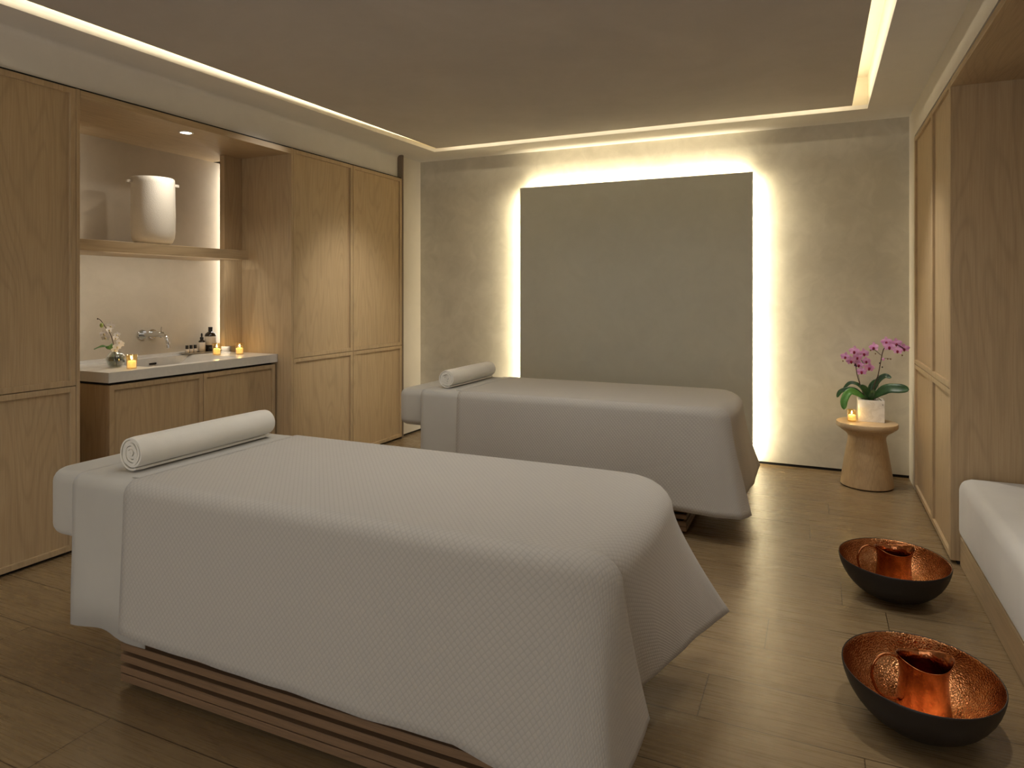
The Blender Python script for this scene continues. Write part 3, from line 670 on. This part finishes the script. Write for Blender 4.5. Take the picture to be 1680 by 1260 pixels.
# ------------------------------------------------------------ treatment tables
DY = 2.35
BX0, BX1, BY0, BY1, BT = -2.67, -.50, 1.585, 2.405, .74
def table(lab):
    t = thing('treatment_table', lab, 'massage table', ((BX0+BX1)/2, (BY0+BY1)/2, 0), 'treatment tables')
    sx0, sx1, sy0, sy1 = -2.262, -.69, 1.607, 2.37
    link('inner_box', box(nb(), sx0+.05, sx1-.05, sy0+.05, sy1-.05, .0, .47), 'gap', t)
    z = .020
    for k in range(11):
        hgt = .026
        bm = nb()
        box(bm, sx0, sx1, sy0, sy0+.022, z, z+hgt, .002, 1); box(bm, sx0, sx1, sy1-.022, sy1, z, z+hgt, .002, 1)
        box(bm, sx0, sx0+.022, sy0+.022, sy1-.022, z, z+hgt, .002, 1); box(bm, sx1-.022, sx1, sy0+.022, sy1-.022, z, z+hgt, .002, 1)
        link('slat', bm, 'slat', t)
        z += .0295 if k == 0 else .0403
    link('bed_board', box(nb(), sx0-.02, BX1-.05, sy0-.02, sy1+.02, .468, .488), 'slat', t)
    bm = nb(); box(bm, BX0, BX1, BY0, BY1, .488, BT-.004, .0, 2)
    vert = [e for e in bm.edges if abs(e.verts[0].co.z-e.verts[1].co.z) > .1 and e.verts[0].co.x < -2]
    foot = [e for e in bm.edges if abs(e.verts[0].co.z-e.verts[1].co.z) > .1 and e.verts[0].co.x > -2]
    bmesh.ops.bevel(bm, geom=foot, offset=.16, segments=8, affect='EDGES', profile=.5)
    vert = [e for e in vert if e.is_valid]
    bmesh.ops.bevel(bm, geom=vert, offset=.085, segments=6, affect='EDGES', profile=.5)
    hor = [e for e in bm.edges if abs(e.verts[0].co.z-e.verts[1].co.z) < .001 and len(e.link_faces) == 2 and any(abs(f.normal.z) > .9 for f in e.link_faces) and not all(abs(f.normal.z) > .9 for f in e.link_faces)]
    bm.normal_update(); bmesh.ops.bevel(bm, geom=[e for e in bm.edges if sum(abs(f.normal.z) > .9 for f in e.link_faces) == 1], offset=.045, segments=5, affect='EDGES', profile=.5)
    link('padded_top', bm, 'sheet', t, smooth=True)
    return t
def lerp(a, b, t): return a+(b-a)*t
def drape(name, S_, ztop, m, head, uvoff=(0, 0), seed=1, thick=.006, wav=.004, fine=14):
    """S_: samples (inner xy, edge xy, hem xyz, uv outward, shoulder). Resampled along the path; the cloth runs over
    the shoulder and hangs to the hem."""
    rn = random.Random(seed); ph = [rn.uniform(0, 6.28) for _ in range(6)]
    seg = []
    for a, b in zip(S_, S_[1:]):
        L = max((Vector(a[2])-Vector(b[2])).length, (Vector(a[1])-Vector(b[1])).length); n = max(2, int(L/.03))
        for i in range(n): seg.append((a, b, i/n))
    seg.append((S_[-2], S_[-1], 1.0))
    bm = nb(); uvl = bm.loops.layers.uv.new('UVMap'); cols = []; uvs = {}
    s_len = 0; prev = None
    Q = [[Vector(a[k]).lerp(Vector(b[k]), t) for k in range(4)] + [lerp(a[4], b[4], t)] for a, b, t in seg]
    for _ in range(10):                      # relax the shoulder so the corners run round instead of kinking
        Q2 = [list(x) for x in Q]
        for i in range(1, len(Q)-1):
            for k in (0, 1, 3, 4): Q2[i][k] = Q[i-1][k]*.25+Q[i][k]*.5+Q[i+1][k]*.25
        Q = Q2
    for q in Q:
        r = q[4]; q = q[:4]
        if prev is not None: s_len += (q[2]-prev).length
        prev = q[2].copy()
        i2, e2, hm, no = q; no = no.normalized(); col = []; na = 7; nv = 16; dist = 0; last = None
        for k in range(na+nv):
            if k < na:
                th = (k/(na-1))*PI/2
                x = lerp(i2.x, e2.x, math.sin(th)); y = lerp(i2.y, e2.y, math.sin(th)); z = ztop-r*(1-math.cos(th))
            else:
                v = (k-na+1)/nv; vv = v**1.25*.75+.25*v
                w1 = wav*v*(math.sin(s_len*7+ph[0])+.6*math.sin(s_len*15+ph[1])+.3*math.sin(s_len*33+ph[2]))
                x = lerp(e2.x, hm.x, vv)+no.x*w1; y = lerp(e2.y, hm.y, vv)+no.y*w1; z = lerp(ztop-r, hm.z, v)
            p = Vector((x, y, z))
            if last is not None: dist += (p-last).length
            last = p; vt = bm.verts.new(p); uvs[vt] = (i2.x+no.x*dist, i2.y+no.y*dist); col.append(vt)
        cols.append(col)
    for c0, c1 in zip(cols, cols[1:]):
        for k in range(len(c0)-1): bm.faces.new((c0[k], c1[k], c1[k+1], c0[k+1]))
    # top: rows between near and far rim made by a grid so the cloth can undulate a little
    loop = [c[0] for c in cols]
    f = bm.faces.new(loop)
    for fc in bm.faces:
        for lp in fc.loops: lp[uvl].uv = uvs[lp.vert]
    bmesh.ops.dissolve_degenerate(bm, dist=1e-5, edges=bm.edges)
    bmesh.ops.remove_doubles(bm, verts=bm.verts, dist=2e-5)
    bmesh.ops.triangulate(bm, faces=[x for x in bm.faces if len(x.verts) > 6])
    o = link(name, bm, m, smooth=True)
    o.data.set_sharp_from_angle(angle=math.radians(75))
    so = o.modifiers.new('th', 'SOLIDIFY'); so.thickness = thick; so.offset = -1
    return o
def cover_samples(y0, y1, xh, xf, hz, r, wrap, flap, tip, sag=.035):
    """wrap: hem offsets (x past the foot, y past the near edge) of the corner crease and of the folded-over free edge;
    flap: hem offset of the foot flap beside the fold; tip: far corner offsets"""
    S_ = []; rr = r
    def s(i, e, hm, no, sh=rr): S_.append(((i[0], i[1], 0), (e[0], e[1], 0), hm, (no[0], no[1], 0), sh))
    yn = y0-.02; rf = .10
    s((xh, y0+rr), (xh, y0), (xh, yn, hz+.012), (0, -1))
    for f_ in (.25, .5, .75): s((lerp(xh, xf, f_), y0+rr), (lerp(xh, xf, f_), y0), (lerp(xh, xf, f_), yn-.012*f_, hz), (0, -1))
    s((xf-.24, y0+rr), (xf-.20, y0+.002), (xf-.22, yn-.025, hz-sag*.8), (0, -1))
    ic = (xf-rf-.03, y0+rr+.04)
    s((ic[0]-.04, y0+rr+.01), (xf-.10, y0+.014), (xf-.09, yn-.03, hz-sag), (.1, -1), rr*1.25)
    (cx_, cy_), (ex_, ey_) = wrap
    s(ic, (xf-.045, y0+.040), (xf+cx_, yn+cy_, hz-sag), (.5, -.8), rr*1.5)
    s(ic, (xf-.020, y0+.080), (xf+lerp(cx_, ex_, .5)+.006, yn+lerp(cy_, ey_, .5), hz-sag*.8), (.8, -.5), rr*1.5)
    s(ic, (xf-.012, y0+.095), (xf+ex_, yn+ey_, hz-sag*.6), (1, -.2), rr*1.5)
    s((ic[0]-.004, ic[1]+.004), (xf-.018, y0+.10), (xf+ex_-.026, yn+ey_+.005, hz-sag*.6), (1, -.1), rr*1.5)
    s((ic[0]-.004, ic[1]+.006), (xf-.028, y0+.105), (xf+flap[0]-.01, yn+flap[1]-.22, hz), (1, 0), rr*1.5)
    s((ic[0], ic[1]+.012), (xf-.022, y0+.12), (xf+flap[0], yn+flap[1], hz), (1, .0), rr*1.45)
    s((xf-rf, y0+.25), (xf, y0+.25), (xf+lerp(flap[0], tip[0], .2), y0+.56, hz+.004), (1, 0), rr*1.3)
    s((xf-rf, lerp(y0, y1, .6)), (xf, lerp(y0, y1, .6)), (xf+lerp(flap[0], tip[0], .45), y0+.74, hz), (1, 0), rr*1.3)
    jc = (xf-rf-.04, y1-rr-.05)
    s((xf-rf-.015, y1-rr-.12), (xf-.008, y1-.18), (xf+lerp(flap[0], tip[0], .75), y1+tip[1]*.25, hz+tip[2]*.6), (1, .1), rr*1.4)
    s(jc, (xf-.035, y1-.08), (xf+tip[0], y1+tip[1]-.012, hz+tip[2]), (.8, .4), rr*1.6)
    s(jc, (xf-.06, y1-.045), (xf+tip[0]-.006, y1+tip[1], hz+tip[2]), (.6, .8), rr*1.6)
    s((jc[0]-.03, y1-rr-.01), (xf-.15, y1), (xf-.04, y1+.08, hz-.01), (.1, 1), rr*1.2)
    s((xf-.35, y1-rr), (xf-.35, y1), (xf-.35, y1+.03, hz), (0, 1))
    s((xh, y1-rr), (xh, y1), (xh, y1+.02, hz), (0, 1))
    return S_
cvY0, cvY1 = 1.552, 2.438
def plain_samples(y0, y1, x0, x1, hz, r):
    """short sheet across the table, hanging on both sides: closed at top only"""
    mid = (y0+y1)/2
    return y0, y1, x0, x1, hz, r
def sheet_strip(name, y0, y1, x0, x1, ztop, hz, r, m, thick=.004, seed=2):
    rn = random.Random(seed); ph = [rn.uniform(0, 6.28) for _ in range(4)]
    prof = [(y0-.012, hz), (y0-.010, hz+.12), (y0-.004, (hz+ztop)/2), (y0, ztop-r)]
    prof += [(y0+r*(1-math.cos(t)), ztop-r+r*math.sin(t)) for t in [i*PI/12 for i in range(1, 7)]]
    prof += [(lerp(y0+r, y1-r, i/10), ztop) for i in range(1, 10)]
    prof += [(y1-r*(1-math.cos(t)), ztop-r+r*math.sin(t)) for t in [(6-i)*PI/12 for i in range(0, 6)]]
    prof += [(y1, ztop-r), (y1+.004, (hz+ztop)/2), (y1+.012, hz)]
    bm = nb(); nx = 14; g_ = []
    for i in range(nx+1):
        x = lerp(x0, x1, i/nx); row = []
        for y, z in prof:
            d = max(0, (ztop-r-z)); s_ = -1 if y < (y0+y1)/2 else 1
            row.append(bm.verts.new((x+ .01*d*(1-2*i/nx), y+s_*d*.012*math.sin(i*.8+ph[0]), z+(.012*math.sin(i*.35+ph[1]) if z == hz else 0))))
        g_.append(row)
    for a, b in zip(g_, g_[1:]):
        for k in range(len(prof)-1): bm.faces.new((a[k], b[k], b[k+1], a[k+1]))
    o = link(name, bm, m, smooth=True); so = o.modifiers.new('th', 'SOLIDIFY'); so.thickness = thick; so.offset = -1
    return o
def towel_roll(x, y0, y1, zc, R=.067, seed=3):
    rn = random.Random(seed); turns = 5.6; pitch = .0112; thk = .0098; n = 30; N = int(turns*n)
    def pt(i, off):
        a = i/n*2*PI; r_ = R-pitch*(turns-i/n)-off; wob = .0011*math.sin(a*2.3+1)+.0008*math.sin(a*5.1)
        r_ = max(.002, r_+wob*(1 if i < N-n else .3)); e = -PI*1.55
        return (x+r_*math.cos(a+e), zc+r_*math.sin(a+e)*.985)
    bm = nb(); ny = 26; cols = []
    for j in range(ny+1):
        t = j/ny; y = lerp(y0, y1, t); o_ = []; i_ = []
        ed = min(t, 1-t)*(y1-y0); sq = 1-.05*math.exp(-ed/.010)
        for i in range(N+1):
            jit = (.0016*math.sin(i*.21+seed)+.0022*math.sin(i*.083))*(1 if t < .5 else -1)*math.exp(-ed/.03)
            bul = 1+.010*math.sin(t*9+i*.02)
            a = pt(i, 0); b = pt(i, thk)
            k = sq*bul if i > N-n*1.2 else 1
            o_.append(bm.verts.new((x+(a[0]-x)*k, y-jit, zc+(a[1]-zc)*k))); i_.append(bm.verts.new((x+(b[0]-x), y-jit, zc+(b[1]-zc))))
        cols.append((o_, i_))
    for (o0, i0), (o1, i1) in zip(cols, cols[1:]):
        for k in range(N):
            bm.faces.new((o0[k], o0[k+1], o1[k+1], o1[k])); bm.faces.new((i0[k+1], i0[k], i1[k], i1[k+1]))
        bm.faces.new((o0[N], i0[N], i1[N], o1[N])); bm.faces.new((i0[0], o0[0], o1[0], i1[0]))
    for o0, i0 in (cols[0], cols[-1]):
        for k in range(N): bm.faces.new((o0[k], o0[k+1], i0[k+1], i0[k]))
    return link('rolled_towel', bm, 'towel', auto=60)
t1 = table('padded treatment table with slatted wooden base, nearest the camera')
cv = drape('quilted_bedspread', cover_samples(cvY0, cvY1, -2.170, -.425, .228, .052, ((-.02, .0), (.0, .345)), (-.045, .44), (.125, .228, -.028)), .752, 'quilt', None)
rebase(cv, (-1.3, 2, .75)); tag(cv, 'diamond-quilted off-white bedspread draped over the near table', 'bedspread', 'quilted bedspreads')
sh = rebase(sheet_strip('folded_sheet', 1.560, 2.430, -2.455, -2.06, .7455, .212, .045, 'sheet'), (-2.3, 2, .74)); tag(sh, 'plain white sheet band hanging at the head of the near table', 'sheet', 'white sheets at the heads of the tables')
sb = link('turned_fold', box(nb(), -2.212, -2.10, 1.615, 2.375, .746, .7515, .0022, 3), 'sheet', sh, smooth=True)
tw = rebase(towel_roll(-2.285, 1.665, 2.325, .8135), (-2.285, 2, .81)); tag(tw, 'thick white rolled towel lying across the near table', 'towel', 'rolled towels')
t2 = dup(t1, tuple(t1.location+Vector((0, DY, 0))), 'padded treatment table with slatted base, in front of the glowing wall panel')
cv2 = drape('quilted_bedspread', cover_samples(cvY0, cvY1, -2.170, -.425, .172, .052, ((.04, -.01), (.095, .075)), (.03, .30), (.075, .05, .07), .012), .752, 'quilt', None, seed=7)
rebase(cv2, (-1.3, 2, .75)); cv2.location.y += DY; tag(cv2, 'diamond-quilted off-white bedspread draped over the far table', 'bedspread', 'quilted bedspreads')
for o_, lb, off in ((sh, 'plain white sheet band hanging at the head of the far table', (0, DY, 0)), (tw, 'white rolled towel lying across the far table by the glowing wall', (-.03, DY, 0))):
    dup(o_, tuple(o_.location+Vector(off)), lb)

# ------------------------------------------------------------ copper bowls and jugs
def bowl(x, y, rot, lab):
    t = thing('foot_bowl', lab, 'bowl', (x, y, 0), 'copper-lined bowls on the floor')
    t.rotation_euler.z = 0
    ho = [(0, 0), (.07, .0), (.105, .006), (.15, .026), (.19, .058), (.222, .102), (.238, .145), (.2425, .172), (.2405, .1745), (.2375, .172)]
    hi = [(.2375, .172), (.2345, .169), (.229, .144), (.213, .104), (.182, .064), (.142, .034), (.10, .016), (.06, .010), (0, .009)]
    bm = nb(); lathe(bm, ho, x, y, 0, 96, .955, 1.075); o = link('outer_shell', bm, 'bowl_black', t, smooth=True); subsurf(o, 1)
    bm = nb(); lathe(bm, hi, x, y, 0, 96, .955, 1.075); o = link('copper_lining', bm, 'copper', t, smooth=True); subsurf(o, 1)
    return t
def jug(x, y, z, lab):
    """spout towards +X/-Y side (camera right), handle on the camera left"""
    t = thing('copper_jug', lab, 'jug', (x, y, z), 'copper jugs standing in the bowls')
    bm = nb(); n = 64; d = math.radians(20)      # spout direction
    prof = [(.0, .0), (.078, 0), (.083, .004), (.084, .012), (.080, .035), (.0745, .085), (.070, .13), (.0705, .16), (.075, .182), (.080, .195)]
    rings = []
    for r_, zz in prof:
        if r_ == 0: rings.append([bm.verts.new((x, y, z))]); continue
        ring = []
        for i in range(n):
            a = 2*PI*i/n; k = max(0, (zz-.125)/.070); c = max(0, math.cos(a-d)); cb_ = abs(math.sin(a-d))
            rr = r_+k*k*.014*c**6
            zr = zz+k*k*(.012*max(0, math.cos(a-d))**3+.010*max(0, -math.cos(a-d))**3-.007*cb_**2)
            ring.append(bm.verts.new((x+rr*math.cos(a), y+rr*math.sin(a), z+zr)))
        rings.append(ring)
    for a, b in zip(rings, rings[1:]):
        for i in range(n):
            j = (i+1) % n
            if len(a) == 1: bm.faces.new((a[0], b[j], b[i]))
            else: bm.faces.new((a[i], a[j], b[j], b[i]))
    o = link('body', bm, 'jug', t, smooth=True); so = o.modifiers.new('th', 'SOLIDIFY'); so.thickness = .0022; so.offset = -1; subsurf(o, 1)
    bm = nb(); dx, dy = -math.cos(d), -math.sin(d)
    P = [(.070, .186), (.092, .204), (.124, .206), (.152, .184), (.162, .145), (.152, .10), (.125, .07), (.078, .06)]
    tube(bm, cr([(x+dx*p, y+dy*p, z+q) for p, q in P], 6), .0045, 12); link('handle', bm, 'jug', t, smooth=True)
    bm = nb(); top = rings = None
    return t
bowl(.322, 3.575, 0, 'black oval bowl with hammered copper inside, farther back beside the cabinets')
bowl(.305, 2.545, 0, 'black oval bowl with hammered copper inside, nearest the camera')
jug(.325, 3.60, .0115, 'copper jug standing in the farther bowl'); jug(.315, 2.555, .0115, 'copper jug standing in the bowl nearest the camera')
